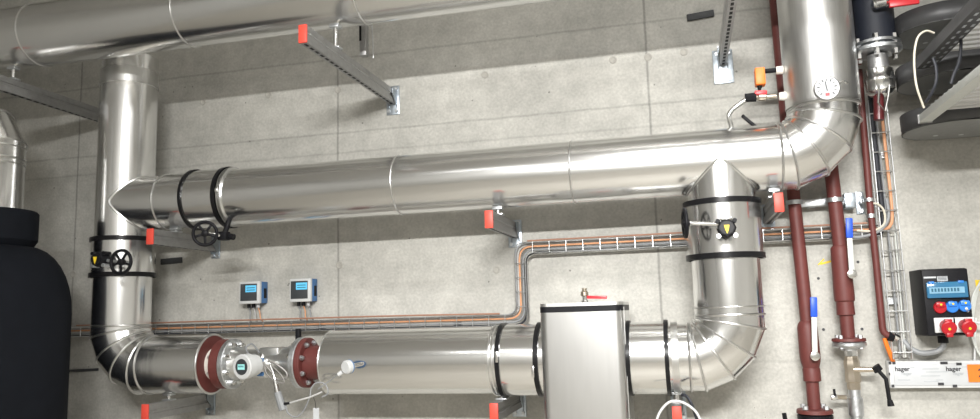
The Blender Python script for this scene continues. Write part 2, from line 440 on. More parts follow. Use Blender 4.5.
# ------------------------------------------------------------------ filter box
t = thing('filter_housing', 'tall brushed steel box with black lid seal between the lower pipes', 'filter box', (-.45,YP,1.1))
def rrect(x0, x1, y0, y1, r, z, n=8):
    pts = []
    for cx, cy, a0 in ((x1-r,y0+r,-PI/2),(x1-r,y1-r,0),(x0+r,y1-r,PI/2),(x0+r,y0+r,PI)):
        for k in range(n+1):
            a = a0+PI/2*k/n; pts.append(V((cx+math.cos(a)*r, cy+math.sin(a)*r, z)))
    return pts
bx0, bx1, by0, by1 = -.643, -.274, -.60, -.16
ztop = at(585,302.5,.60).z
MB().prism(rrect(bx0,bx1,by0,by1,.035,.85),(0,0,ztop-.04-.85)).build('casing', material('box_steel',(.66,.66,.655),.30,1,.015,12,stretch=(6,6,.5),rvar=.008), t)
MB().prism(rrect(bx0-.001,bx1+.001,by0-.001,by1+.001,.036,ztop-.04),(0,0,.026)).build('seal', BLACK, t)
MB().prism(rrect(bx0-.001,bx1+.001,by0-.001,by1+.001,.036,ztop-.014),(0,0,.014)).build('lid', BRUSH, t)
for sx, x in ((-1,bx0),(1,bx1)):
    MB().box((x-sx*.0,by0+.07,1.28),(.006,.012,.86)).build('corner_fold', BEAD, t)
# vent valve on the lid
p = at(585,304,.42); t = thing('ball_valve', 'small brass vent valve with red lever on the steel box lid', 'valve', (p.x,p.y,ztop))
o = V((p.x,p.y,ztop))
MB().lathe([(0,.016),(.012,.016),(.014,.011),(.03,.011)], o,(0,0,1),8).build('nut', CHROME, t)
MB().lathe([(.03,.013),(.034,.018),(.05,.018),(.056,.011),(.068,.012)], o,(0,0,1),12).build('body', BRASS, t)
MB().bar(o+V((.012,-.01,.026)), o+V((.105,-.02,.022)), .012, .014, (0,0,1)).build('lever', RED, t, bevel=.003)

# ------------------------------------------------------------------ valves in insulation covers
def wheel(parent, o, ax, R, m=BLACK):
    o = V(o); ax = V(ax).normalized(); u, v = frame(ax)
    h = MB().tube(circ(o, ax, R-.008), .0085, 12, True).build('handwheel', m, parent)
    for k in range(5):
        a = PI/2+2*PI*k/5; d = u*math.cos(a)+v*math.sin(a)
        MB().bar(o+d*.012, o+d*(R-.01), .013, .007, ax).build('spoke', m, h, bevel=.002)
    MB().lathe([(-.018,.016),(.0,.018),(.008,.017),(.012,.010)], o, ax, 20).build('hub', m, h)
    return h
def gearbox(parent, o, s=.044, face=(0,-1,0)):
    o = V(o)
    g = MB().lathe([(0,s),(.05,s),(.058,s*.85)], o+V((0,.03,0)), face, 8).build('gearbox', BLACK, parent)
    for dx, dz in ((-1,-1),(1,-1),(-1,1),(1,1)):
        MB().cyl(o+V((dx*s*.86,.03,dz*s*.80)), o+V((dx*s*.86,-.02,dz*s*.80)), .010, n=8).build('corner_bolt', BLACK if dz > 0 else ZINC, g)
    q = o+V((0,-.0305,0))
    MB().lathe([(0,s*.72),(.004,s*.7)], q, face, 24).build('dial', STRAP, g)
    MB().prism([q+V((-.011,-.0045,.012)), q+V((.011,-.0045,.012)), q+V((.007,-.0045,-.008)), q+V((0,-.0045,-.026)), q+V((-.007,-.0045,-.008))],(0,-.002,0)).build('indicator', YELLOW, g)
    return g
# on the left riser
zc0, zc1 = onz(123,240.5), onz(122,275.5)
t = thing('butterfly_valve', 'gear operated valve with black handwheel on the left vertical pipe', 'valve', (XL,YP,(zc0+zc1)/2))
MB().ring((XL,YP,(zc0+zc1)/2),(0,0,1),RL+.002,.166,zc0-zc1).build('insulation_cover', STEEL2V, t)
strap(t,(XL,YP,zc0),(0,0,1),.166); strap(t,(XL,YP,zc1),(0,0,1),.166)
gp = at(100,259.5,.62); gearbox(t, gp, .040)
MB().cyl((gp.x,gp.y+.02,gp.z),(gp.x,YP-.1,gp.z),.022).build('neck', BLACK, t)
wp = at(121,262,.66); wheel(t, wp, (0,-1,0), .068)
MB().tube([V((gp.x+.03,gp.y+.01,gp.z-.005)), (wp.x-.02,wp.y+.06,wp.z), (wp.x,wp.y+.055,wp.z), (wp.x,wp.y,wp.z)], .009, 10).build('shaft', ZINC, t)
# on the main run near its left end
xc0, xc1 = onx(184,199,.5), onx(217,195,.5)
t = thing('butterfly_valve', 'valve with black handwheel under the long middle pipe near its left end', 'valve', ((xc0+xc1)/2,YP,ZM))
MB().ring(((xc0+xc1)/2,YP,ZM),(1,0,0),RM+.002,.161,xc1-xc0).build('insulation_cover', STEEL2, t)
strap(t,(xc0,YP,ZM),(1,0,0),.161,.018); strap(t,(xc1,YP,ZM),(1,0,0),.161,.022)
for dx in (.022,.035): MB().ring((xc1+dx,YP,ZM),(1,0,0),RM-.001,RM+.012,.008).build('sleeve_edge', BEAD, t)
clasp(t, at(216,190,.545), .012, .02)
gp = at(224,236,.52)
g = MB().box(gp,(.05,.05,.045)).build('gearbox', BLACK, t, bevel=.006)
MB().cyl(gp, (gp.x-.02,YP-.06,ZM-.12), .014).build('neck', BLACK, t)
wp = at(205,233.5,.60); wheel(t, wp, (.35,-1,-.1), .067)
MB().cyl(gp, wp, .009).build('shaft', CHROME, t)
MB().cyl(at(230,236.5,.52), at(234,237,.52), .016).build('end_stop', BLACK, t)
# on the drop leg
zc0, zc1 = onz(724,204), onz(725,257)
t = thing('butterfly_valve', 'gear operated valve with side handwheel on the right drop pipe', 'valve', (XR,YP,(zc0+zc1)/2))
MB().ring((XR,YP,(zc0+zc1)/2),(0,0,1),.156,.167,zc0-zc1).build('insulation_cover', STEEL2V, t)
strap(t,(XR,YP,zc0),(0,0,1),.167); strap(t,(XR,YP,zc1),(0,0,1),.167)
gp = at(726.5,228.5,.62); gearbox(t, gp, .040)
MB().cyl((gp.x,gp.y+.02,gp.z),(gp.x,YP-.1,gp.z),.022).build('neck', BLACK, t)
MB().box(gp+V((0,0,.042)),(.05,.03,.014)).build('bracket_cap', CHROME, t, bevel=.003)
wp = at(685,223,.60); wheel(t, wp, (-1,-.12,0), .068)
MB().cyl(wp, gp+V((-.03,.0,.02)), .009).build('shaft', CHROME, t)

# ------------------------------------------------------------------ strut brackets
BW, BH = .036, .080
def channel(parent, X, zt, L, name='channel', y0=0):
    """double strut channel from the wall out into the room, slots in its underside"""
    m = MB(); y1 = -L; a = .010
    z0 = zt-BH
    # C profile: two side walls with a lip groove half-way, top and bottom flanges
    prof = [(-BW/2,z0),(BW/2,z0),(BW/2,z0+.030),(BW/2-.005,z0+.034),(BW/2-.005,z0+.046),(BW/2,z0+.050),(BW/2,zt),(-BW/2,zt),(-BW/2,z0+.050),(-BW/2+.005,z0+.046),(-BW/2+.005,z0+.034),(-BW/2,z0+.030)]
    m.prism([(X+x, y0, z) for x, z in prof], (0, y1-y0, 0))
    m.mark(1); n = int((L)/.05)
    for k in range(n): m.box((X, -.04-k*.05, z0-.0004), (.013,.030,.001))
    ch = m.build(name, [ZINCD, BLACK], parent)
    return ch
def wall_plate(parent, X, zc, wd, ht, m=PLATE):
    p = MB().box((X,-.004,zc),(wd,.008,ht)).build('wall_plate', m, parent, bevel=.003)
    for dx in (-1,1):
        for dz in (-1,1):
            MB().cyl((X+dx*wd*.28,-.008,zc+dz*ht*.38),(X+dx*wd*.28,-.018,zc+dz*ht*.38),.010,n=6).build('anchor_bolt', ZINC, p)
    return p
def gussets(parent, X, zt):
    m = MB()
    for s in (-1,1):
        x = X+s*(BW/2+.003)
        m.prism([(x,-.008,zt+.004),(x,-.075,zt+.004),(x,-.075,zt-.03),(x,-.008,zt-BH-.02)],(s*.004,0,0))
    m.build('socket', PLATE, parent)
def bracket(label, X, zt, L, pipe_r=None, pipe_y=YP, pipe_z=None, plate=(.075,.16), plate_dz=-.055, cap=True):
    t = thing('strut_bracket', label, 'bracket', (X,0,zt), 'steel strut brackets on the concrete wall')
    channel(t, X, zt, L); wall_plate(t, X, zt+plate_dz, *plate); gussets(t, X, zt)
    if cap: MB().box((X,-L-.005,zt-BH/2),(BW+.004,.012,BH+.004)).build('end_cap', REDCAP, t, bevel=.003)
    if pipe_r:
        zb = pipe_z-pipe_r
        s = MB().box((X,pipe_y,zt+.004),(BW+.02,.05,.008)).build('pipe_shoe', ZINC, t, bevel=.002)
        if zb-zt > .01: MB().cyl((X,pipe_y,zt),(X,pipe_y,zb+.003),.011).build('threaded_rod', CHROME, s)
        MB().box((X,pipe_y-.0,zb-.004),(.05,.045,.012)).build('saddle', ZINC, s, bevel=.003)
    return t
def fit(fx, fy, wx):
    """reach of a bracket whose front is at (fx, fy) and whose wall end is in pixel column wx"""
    best = None
    for k in range(30, 160):
        d = k/100; p = at(fx, fy, d); c = RC @ (V((p.x, 0, p.z))-CAM); e = abs(c.x/c.z*F_PX+490-wx)
        if best is None or e < best[0]: best = (e, p, d)
    return best[1], best[2]
p, LU = fit(303.5,25.5,393); bU = bracket('high wall bracket with red end under the uppermost pipe, above the middle pipe', p.x, p.z, LU, RTOP, YT, ZT, (.08,.17))
p = at(13,80,.75); bracket('strut bracket without visible end cap, running from the left edge behind the left vertical pipe', p.x, p.z, .95, RTOP, YT, ZT)
p, LB = fit(489,211,515); bracket('short red ended bracket under the centre of the long middle pipe', p.x, p.z, LB, RM, YP, ZM, (.075,.15))
p, LB = fit(151,229,216); bracket('red ended bracket beside the left vertical pipe, under the middle pipe', p.x, p.z, LB, RM, YP, ZM, (.06,.13))
p = at(778,193.5,.525); bracket('red ended bracket between the right drop pipe and the red pipes', p.x, p.z, .525, RM, YP, ZM, (.075,.15))
p, LB = fit(146,404.5,212); bracket('lower left red ended bracket under the stub pipe by the meter', p.x, p.z, LB, RL, YP, ZL, (.06,.14))
p, LB = fit(494,403.5,519); bracket('lower red ended bracket just left of the tall steel box', p.x, p.z, LB, .158, YP, ZL, (.075,.15))
p = at(676.5,406.5,.525); bracket('lower red ended bracket right of the tall steel box, under the bend', p.x, p.z, .525, .154, YP, ZL, (.075,.15))
p = at(723,66,0); bracket('top bracket left of the right riser, its front end out of view', p.x, p.z+BH, 1.0, None, plate=(.10,.18), plate_dz=-.085)
# post and thin rod above the high bracket
q = at(353.5,62,.41); zt = at(303.5,25.5,.90).z
t = thing('strut_post', 'short upright strut standing on the high bracket behind the top pipe', 'post', (bU.location.x,-.41,zt))
MB().box2((bU.location.x-.018,-.43,zt),(bU.location.x+.018,-.39,zt+.30)).build('channel', ZINCD, t, bevel=.003)
MB().box2((bU.location.x-.0185,-.4305,zt+.08),(bU.location.x-.006,-.429,zt+.28)).build('slot', BLACK, t)
MB().tube([(bU.location.x+.03,-.36,zt+.004),(bU.location.x+.028,-.36,zt+.12),(bU.location.x+.02,-.37,zt+.30)],.004,8).build('tie_wire', WIRE, t)

# ------------------------------------------------------------------ flow meter between the flanges
x0 = XF2; x1 = xr_-.030
t = thing('flow_meter', 'steel flow meter with white round display head between two red flanges', 'meter', (x0,YP,ZL))
for x, r in ((x0,.130),(x1-.03,.128)):
    MB().lathe([(0,r-.004),(.004,r),(.026,r),(.030,r-.004)], (x,YP,ZL),(1,0,0),48).build('flange', ZINC, t)
bolts(x0+.030, 1, .104, t, 8, m=CHROME, L=.03)
bolts(x1-.030, -1, .104, t, 8, m=CHROME, L=.02)
xm = x0+.03
MB().lathe([(0,.085),(.02,.078),(.05,.072),(.13,.072),(.15,.076),(.19,.076),(.20,.068),(x1-.03-xm-.10,.070),(x1-.03-xm-.02,.098),(x1-.03-xm,.10)], (xm,YP,ZL),(1,0,0),40).build('body', BRUSH, t)
bp = at(272,352,.40)
MB().box((bp.x,YP-.01,ZL+.052),(.11,.09,.06)).build('terminal_block', BRUSH, t, bevel=.008)
hp = at(241.5,367,.64); ha = V((-.22,-1,-.04)).normalized()
hd = MB().lathe([(-.10,.036),(-.09,.052),(-.046,.054),(-.044,.061),(-.004,.061),(0,.056)], hp, ha, 40).build('display_head', WHITE, t)
MB().lathe([(-.002,.040),(.002,.038)], hp, ha, 32).build('display_ring', DARKG, hd)
hx = V((0,0,1)).cross(ha).normalized()*1; hu = ha.cross(hx).normalized()
hx = -hx if hx.x < 0 else hx; hu = hu if hu.z > 0 else -hu
def plaque(parent, name, o, xd, ud, wd, ht, th, m):
    nrm = xd.cross(ud); c = V(o)
    return MB().prism([c-xd*wd/2-ud*ht/2, c+xd*wd/2-ud*ht/2, c+xd*wd/2+ud*ht/2, c-xd*wd/2+ud*ht/2], nrm*th).build(name, m, parent)
plaque(hd, 'screen', hp+ha*.002, hx, hu, .044, .026, .0015, SCREENG)
mm = MB()
for k, w_ in enumerate((.006,.006,.003,.006,.006)):
    c = hp+ha*.0038+hx*(-.014+k*.007)+hu*.003; mm.prism([c-hx*.002-hu*.004, c+hx*.002-hu*.004, c+hx*.002+hu*.004, c-hx*.002+hu*.004], ha*.0006)
mm.build('screen_segments', SCRDARK, hd)
MB().cyl(hp-ha*.08, (hp.x+.02,YP,ZL), .030).build('head_neck', BRUSH, t)
for pz in (360,374): MB().cyl(at(258,pz,.52), at(263,pz,.52), .011, n=10).build('cable_gland', TEAL, hd)
# its cables
def cable(label, pts, r, m, cat='cable', group=None, name='cable', raw=False):
    return tag(MB().tube(pts if raw else smooth(pts), r, 8).build(name, m), label, cat, group)
cable('grey cable coiled behind the white meter head', [at(259,352,.5), at(252,344,.44), at(246,348,.46), at(250,355,.5), at(262,360,.55)], .0045, GREYCAB)
cable('grey cable looping below the meter body', [at(263,362,.56), at(270,370,.56), at(277,379,.55), at(286,378,.55), at(286,372,.55), at(276,364,.56), at(268,361,.56)], .0050, MIDCAB)
cable('grey cable looping down from the meter head', [at(263,362,.555), at(267,374,.57), at(275,381,.57), at(284,383,.57), at(281,375,.57), at(272,366,.57)], .0036, MIDCAB)
# hand probe hanging on its lead
t = thing('sensor_probe', 'grey cable probe hanging below the steel flow meter', 'probe', at(281,398,.56))
MB().tube([at(270,364,.56), at(273,372,.57), at(275,380,.57)], .006, 10).build('lead', CHROME, t)
MB().cyl(at(275,380,.57), at(277.5,393,.57), .011, .012).build('sleeve', CHROME, t)
MB().cyl(at(277.5,392,.57), at(283,410,.57), .017, .020, 10).build('grip', GREYCAB, t)
MB().cyl(at(284,404,.57), at(290,403,.57), .008, .006, 10).build('plug', BLACK, t)
cable('thin pale wire running from the probe to the lower pipe end', [at(288,403.5,.57), at(300,400,.58), at(310,397,.58), at(322,392,.58)], .0045, LTCAB)
cable('grey wire loop hanging below the red flange', [at(286,406,.57), at(288,413,.57), at(296,417,.57), at(304,410,.57), at(310,396,.58), at(311,389,.58), at(316,383,.58), at(325,384,.58), at(328,393,.58), at(322,397,.58)], .0035, GREYCAB)
t = thing('paper_tag', 'white tag hanging on a string below the red flange', 'tag', at(316,413,.56))
a, b = at(313.2,408,.56), at(319,408,.56)
MB().prism([a, b, (b.x,b.y,b.z-.075), (a.x,a.y,a.z-.075)],(0,.002,0)).build('card', LABELW, t)
MB().tube([at(316,408.5,.561), at(315,401,.57), at(313,396,.58)], .0015, 6).build('string', INK, t)
# temperature head on the lower pipe
hp = at(345,367.5,.62); t = thing('temperature_sensor', 'white round sensor head on the front of the lower pipe', 'sensor', hp)
ax = V((-.45,-1,-.1)).normalized()
MB().lathe([(-.03,.024),(-.026,.032),(-.006,.032),(-.004,.028),(0,.027)], hp, ax, 28).build('head', WHITE, t)
MB().lathe([(-.034,.026),(-.03,.033),(-.026,.033)], hp, ax, 28).build('base', TEAL, t)
MB().cyl(hp-ax*.03, (hp.x+.055, YP-.150, hp.z+.012), .011, .010).build('thermowell', CHROME, t)
MB().cyl(hp+V((-.02,.01,-.022)), hp+V((-.038,.005,-.034)), .010, n=10).build('cable_gland', WHITE, t)
cable('thin grey wire from the white sensor head to the red flange', [hp+V((-.038,.005,-.034)), at(328,382,.585), at(318,389,.58)], .003, GREYCAB)

# ------------------------------------------------------------------ transmitters on the wall
def transmitter(label, px0, px1, pxs, pyt, pyb, cabs):
    xr = at(pxs,(pyt+pyb)/2,.0).x
    d = .10
    for k in range(40):
        d = .02+.005*k
        if at(px1,(pyt+pyb)/2,d).x >= xr: break
    a, b = at(px0,pyt+1,d), at(px1,pyb,d); zt, zb = at(px1,pyt,d).z, b.z
    t = thing('transmitter', label, 'transmitter', ((a.x+b.x)/2,0,zb), 'wall transmitters above the cable tray')
    wd = b.x-a.x; ht = zt-zb; cx = (a.x+b.x)/2; cz = (zt+zb)/2
    MB().box((cx+.002,-(d-.018)/2,cz),(wd-.004,d-.018,ht-.004)).build('housing', TEAL, t, bevel=.005)
    MB().box((cx+wd/2-.001,-(d-.03)/2,cz-.005),(.006,.03,ht*.45)).build('side_panel', BLACK, t, bevel=.002)
    c = MB().box((cx,-d+.0125,cz),(wd,.025,ht)).build('front_cover', WHITE, t, bevel=.006)
    MB().box((cx-.004,-d-.0012,cz+.002),(wd*.80,.005,ht*.76)).build('keypad', DARKG, c, bevel=.002)
    s = MB().box((cx+.012,-d-.004,cz+ht*.17),(wd*.52,.003,ht*.30)).build('screen', SCREEN, c)
    for k in range(2):
        MB().box((cx+.012,-d-.0058,cz+ht*(.11+.10*k)),(wd*.40,.001,.004)).build('screen_line', SCRDARK, s)
    for k in range(3): MB().cyl((cx-.03+k*.03,-d*.5,zb),(cx-.03+k*.03,-d*.5,zb-.022),.010,n=10).build('cable_gland', (BLACK,BLACK,WHITE)[k], t)
    return cx, d, zb
for lab, args, cols, grp in (('left wall transmitter with blue side and lit screen', (239.3,259.5,267.5,281,303.5), (GREYCAB,LTCAB,ORCAB), 'left'), ('right wall transmitter with blue side and lit screen', (289.5,310.5,317.5,278,301.5), (GREYCAB,ORCAB,GREYCAB), 'right')):
    cx, d, zb = transmitter(lab, *args, None)
    for k, cm in enumerate(cols):
        x = cx-.03+k*.03; nm = ('grey','pale','orange')[(GREYCAB,LTCAB,ORCAB).index(cm)]
        cable('%s %s lead below the %s wall transmitter' % (('outer left','middle','outer right')[k], nm, grp), [(x,-d*.5,zb-.02),(x+.008,-d*.45,zb-.05),(x+.018+.004*k,-.06,zb-.085),(x+.02+.01*k,-.05,1.685)], .0038, cm)

# ------------------------------------------------------------------ wire mesh tray and its cables
YW0, YW1 = -.035, -.085
zt_, zu_ = 1.659, 2.033
xv = -.832
core = [(-4.6,0,zt_),(xv,0,zt_),(xv,0,zu_),(.90,0,zu_)]
def off(path, o):
    """offset a polyline in the XZ plane to its left by o"""
    P = [V((p[0],p[2])) for p in path]; out = []
    for i in range(len(P)):
        n = []
        if i: d = (P[i]-P[i-1]).normalized(); n.append(V((-d.y,d.x)))
        if i < len(P)-1: d = (P[i+1]-P[i]).normalized(); n.append(V((-d.y,d.x)))
        if len(n) == 2: nn = (n[0]+n[1]); nn = nn/(nn.dot(n[0]))
        else: nn = n[0]
        q = P[i]+nn*o; out.append(V((q.x,0,q.y)))
    return out
def at_y(path, y): return [V((p.x,y,p.z)) for p in path]
t = thing('wire_mesh_tray', 'wire basket cable tray stepping up along the wall behind the pipes', 'cable tray', (-1.5,0,zt_))
HT = .027
for o in (HT,-HT):
    for y in (YW0, YW1):
        MB().tube(fillet(at_y(off(core,o),y), .05), .0028, 6).build('rail', WIRE, t)
MB().tube(fillet(at_y(off(core,0),YW0), .05), .0025, 6).build('rail', WIRE, t)
def rung(o, n):
    a = V(o)+V(n)*(HT+.001); b = V(o)-V(n)*(HT+.001)
    MB().tube([V((a.x,YW1,a.z)),V((a.x,YW0,a.z)),V((b.x,YW0,b.z)),V((b.x,YW1,b.z))] if False else [V((a.x,YW1-.002,a.z)),V((b.x,YW1-.002,b.z))], .0025, 6).build('rung', WIRE, t)
x = -3.65
while x < xv-.05: rung((x,0,zt_),(0,0,1)); x += .088
z = zt_+.07
while z < zu_-.05: rung((xv,0,z),(1,0,0)); z += .075
x = xv+.07
while x < .86: rung((x,0,zu_),(0,0,1)); x += .088
for x, z in ((-3.0,zt_),(-2.0,zt_),(-1.2,zt_),(-.5,zu_),(.3,zu_)):
    MB().box((x,-.017,z),(.04,.034,.05)).build('wall_clip', ZINC, t)
for o, y, r, m, lab in ((.026,-.070,.0050,GREYCAB,'grey cable along the top of the stepped wire tray'), (.008,-.060,.0052,ORCAB,'orange cable along the middle of the stepped wire tray'),
                        (-.010,-.062,.0055,GREYCAB,'grey cable below the orange one in the stepped wire tray'), (-.024,-.066,.0055,BLKCAB,'black cable along the bottom of the stepped wire tray'),
                        (.020,-.048,.0055,LTCAB,'pale cable at the back of the stepped wire tray')):
    cable(lab, fillet(at_y(off(core,o),y), .07), r, m, raw=True, group='cables in the stepped wire tray')
cable('long pinkish cable clipped along the top edge of the lower tray', [(-3.6,-.08,zt_+.040),(-2.6,-.085,zt_+.042),(-1.6,-.085,zt_+.041),(-.95,-.085,zt_+.036)], .0045, PINKCAB, group='cables in the stepped wire tray')
cable('pinkish cable along the top edge of the upper tray', [(-.79,-.085,zu_+.036),(-.2,-.085,zu_+.036),(.2,-.085,zu_+.037),(.85,-.085,zu_+.036)], .0045, PINKCAB, group='cables in the stepped wire tray')
q = at(297,338,.13)
tag(MB().box((q.x,-.115,q.z),(.024,.03,.10)).build('support_post', BLACK, bevel=.004), 'short black upright post behind the right red flange', 'post')

# vertical ladder tray at right
va, vb = at(872,118,.09), at(897,345,.09)
XA, XB = .905, .985
ZA, ZB = 2.66, 1.435
t = thing('wire_mesh_tray', 'vertical wire tray beside the thin red pipe at right', 'cable tray', ((XA+XB)/2,0,ZB))
for x in (XA,(XA+XB)/2,XB):
    MB().tube([(x,-.030,ZA),(x,-.030,ZB)], .0028, 6).build('rail', WIRE, t)
for x in (XA,XB): MB().tube([(x,-.085,ZA),(x,-.085,ZB)], .0032, 6).build('rail', WIRE, t)
z = ZB+.03
while z < ZA:
    MB().tube([(XA,-.087,z),(XB,-.087,z)], .0030, 6).build('rung', WIRE, t)
    MB().tube([(XA,-.028,z),(XB,-.028,z)], .0026, 6).build('rung', WIRE, t)
    MB().tube([(XB,-.087,z),(XB,-.028,z)], .0026, 6).build('rung', WIRE, t); z += .094
for z in (2.4,1.7): MB().box(((XA+XB)/2,-.014,z),(.05,.028,.03)).build('wall_clip', ZINC, t)
G = 'cables in the vertical wire tray'
cable('thick black cable in the upper half of the vertical tray', [(.925,-.055,2.75),(.925,-.055,2.4),(.928,-.055,2.1),(.915,-.06,2.03),(.86,-.06,2.00)], .011, BLKCAB, group=G)
cable('dark cable at the left side of the vertical tray', [(.942,-.052,2.75),(.944,-.052,2.35),(.945,-.052,1.85),(.944,-.052,1.45)], .0045, GREYCAB, group=G)
cable('orange cable in the upper vertical tray turning left into the stepped tray', [(.965,-.06,2.75),(.967,-.06,2.4),(.968,-.06,2.13),(.95,-.065,2.05),(.90,-.066,2.035),(.84,-.062,2.035)], .0075, ORCAB, group=G)
cable('cream cable looping from the stepped tray into the vertical tray', [(.80,-.09,2.035),(.87,-.095,2.03),(.92,-.095,2.06),(.925,-.095,2.12),(.90,-.095,2.155),(.87,-.09,2.16)], .005, CREAM, group=G)
cable('grey cable looping below the stepped tray end', [(.74,-.07,2.01),(.82,-.09,2.005),(.90,-.09,2.03),(.945,-.08,2.09),(.95,-.06,2.18)], .007, GREYCAB, group=G)
cable('white cable at the right of the lower vertical tray', [(.972,-.055,2.02),(.970,-.055,1.8),(.966,-.055,1.60),(.962,-.06,1.44)], .004, WHITEG, group=G)
cable('pale cable in the middle of the lower vertical tray', [(.955,-.065,2.0),(.956,-.065,1.75),(.953,-.065,1.44)], .0035, LTCAB, group=G)
cable('bright orange cable end above the white trunking', [at(884.5,338,.08), at(887,346,.08), at(891,356,.07), at(893,362,.05)], .010, ORANGE, group=G)

# ------------------------------------------------------------------ red pipes
def run(px):                                  # list of (px, py, d)
    return [at(*q) for q in px]
def valve_handle(parent, top, split, bot, d, wd=.024):
    a, s, b = at(*top,d), at(*split,d), at(*bot,d)
    h = MB().bar(s, b, .010, wd, (1,0,0)).build('handle', WHITEG, parent, bevel=.003)
    MB().bar(a, s, .016, wd+.006, (1,0,0)).build('grip', BLUE, h, bevel=.005)
    MB().lathe([(-.05,.014),(-.006,.014),(-.004,.021),(.008,.021),(.010,.015)], b, (0,-1,0), 20).build('stem_nut', CHROME, h)
DA = .12
t = thing('red_pipe', 'left red painted pipe with blue gripped valve and flanged foot', 'pipe', at(811,409,DA))
MB().tube([at(770,-60,DA), at(775.5,0,DA), at(793,190,DA), at(808,330,DA)], .030, 24).build('pipe', RUST, t)
MB().lathe([(0,.031),(.012,.040),(.030,.045),(.165,.046),(.19,.043),(.215,.036),(.222,.039),(.275,.039),(.280,.031)], at(806.6,321,DA), at(815,408,DA)-at(806.6,321,DA), 28).build('valve_body', RUST, t)
MB().tube([at(811,370,DA), at(814.5,409,DA)], .029, 24).build('lower_pipe', RUST, t)
fo = at(814.5,408.5,DA); MB().lathe([(0,.055),(.004,.078),(.020,.080),(.022,.074)], fo, (0,0,-1), 36).build('flange', RUST, t)
for a in range(4): q = fo+V((math.cos(PI/4+a*PI/2)*.062, math.sin(PI/4+a*PI/2)*.062, 0)); MB().cyl(q, q+V((0,0,.016)), .013, n=6).build('bolt', ZINC, t)
MB().lathe([(.026,.074),(.03,.078),(.046,.078),(.05,.05),(.3,.033)], fo, (0,0,-1), 32).build('lower_flange', BLACK, t)
valve_handle(t, (813.5,297), (814,317), (815,356), DA+.075)
DB = .12
t = thing('red_pipe', 'middle red painted pipe with blue gripped valve above steel fittings', 'pipe', at(846,338,DB))
MB().tube([at(815,30,DB), at(833.5,190,DB), at(842,262,DB)], .032, 24).build('pipe', RUST, t)
MB().lathe([(0,.034),(.01,.041),(.05,.042),(.23,.045),(.255,.044),(.262,.038),(.32,.040),(.326,.030)], at(839.5,246,DB), at(848,336,DB)-at(839.5,246,DB), 28).build('valve_body', RUST, t)
MB().tube([at(845,300,DB), at(848.3,338,DB)], .030, 24).build('lower_pipe', RUST, t)
fo = at(848.5,337.5,DB); MB().lathe([(0,.05),(.004,.072),(.016,.074),(.018,.070)], fo, (0,0,-1), 36).build('flange', RUST, t)
for a in range(4): q = fo+V((math.cos(PI/4+a*PI/2)*.058, math.sin(PI/4+a*PI/2)*.058, 0)); MB().cyl(q+V((0,0,-.05)), q+V((0,0,.012)), .011, n=6).build('bolt', ZINC, t)
valve_handle(t, (849,218), (849.5,238), (852,274), DB+.07)
# fittings below
t = thing('drain_assembly', 'brass and steel pipe fittings with black lever below the middle red pipe', 'valve', fo+V((0,0,-.35)))
MB().lathe([(.020,.070),(.024,.074),(.036,.074),(.044,.066),(.050,.036),(.060,.034)], fo, (0,0,-1), 36).build('steel_flange', ZINC, t)
q = fo+V((.004,0,0))
MB().lathe([(.058,.029),(.082,.029),(.084,.034)], q, (0,0,-1), 8).build('nipple', CHROME, t)
MB().lathe([(.084,.027),(.10,.030),(.105,.034),(.135,.035),(.15,.031),(.17,.034),(.20,.034),(.205,.029),(.235,.029)], q, (0,0,-1), 8).build('ball_valve_body', BRASS, t)
MB().lathe([(.235,.026),(.27,.026),(.272,.033),(.35,.033),(.352,.027),(.40,.027),(.403,.031),(.50,.031)], q, (0,0,-1), 24).build('coupling', ZINC, t)
a = at(860,369.5,DB+.02); b = at(878,369.5,DB+.03); MB().cyl(a+V((-.03,0,0)), b, .013, .011).build('stem', BRASS, t)
l = MB().cyl(at(875,366,DB+.035), at(879,371,DB+.035), .020, n=8).build('lever_boss', BLACK, t)
MB().tube([at(877,369,DB+.04), at(886,379,DB+.05), at(889,398,DB+.05), at(891,406,DB+.05)], .009, 10).build('lever', BLACK, l)
MB().cyl(at(889.7,400,DB+.05), at(891,406,DB+.05), .011, .015, 10).build('lever_tip', BLACK, l)
a = at(846,397.5,DB); MB().cyl(a, at(834,397,DB+.02), .010, n=10).build('drain_cock', BRASS, t)
MB().lathe([(-.014,.012),(0,.016),(.014,.012)], at(834,397,DB+.02), (1,0,0), 10).build('cock_body', CHROME, t)
MB().bar(at(835,397,DB+.03), at(834,389,DB+.03), .010, .008).build('cock_lever', BLACK, t)
t = thing('lever_handle', 'black lever tip at the bottom edge left of the left red pipe', 'lever', at(785,419,.2))
MB().tube([at(784,413,.2), at(786,424,.2), at(790,436,.16)], .010, 8).build('lever', BLACK, t)
# clamp rail behind the red pipes
t = thing('clamp_rail', 'short zinc rail with pipe clamps holding both red pipes', 'rail', at(818,202,.0))
zr = at(818,203,.05).z; MB().box2((at(786,203,.05).x,-.075,zr-.018),(at(851,203,.05).x,-.04,zr+.018)).build('rail', ZINC, t, bevel=.003)
xr1 = at(849,203,.05).x
MB().box((xr1,-.045,zr),(.05,.09,.07)).build('wall_plate', PLATE, t, bevel=.003)
MB().box((at(812,203,.05).x,-.02,zr),(.03,.04,.04)).build('spacer', ZINC, t)
for px, r in ((794.2,.034),(835,.036)):
    q = at(px,203,.12); MB().ring((q.x,q.y,zr),(0,0,1),r-.003,r+.004,.020,32).build('clamp', ZINC, t)
t = thing('pipe_clamp', 'small zinc pipe clamp plate between middle and thin red pipes', 'clamp', at(860,203,.0))
q = at(860,203,.004); MB().box((q.x,-.004,q.z),(.04,.008,.11)).build('wall_plate', PLATE, t, bevel=.003)
MB().cyl((q.x,-.008,q.z),(q.x,-.06,q.z),.010,n=10).build('stud', ZINC, t)
for dz in (-.04,.04): MB().cyl((q.x,-.008,q.z+dz),(q.x,-.016,q.z+dz),.010,n=6).build('bolt', ZINC, t)
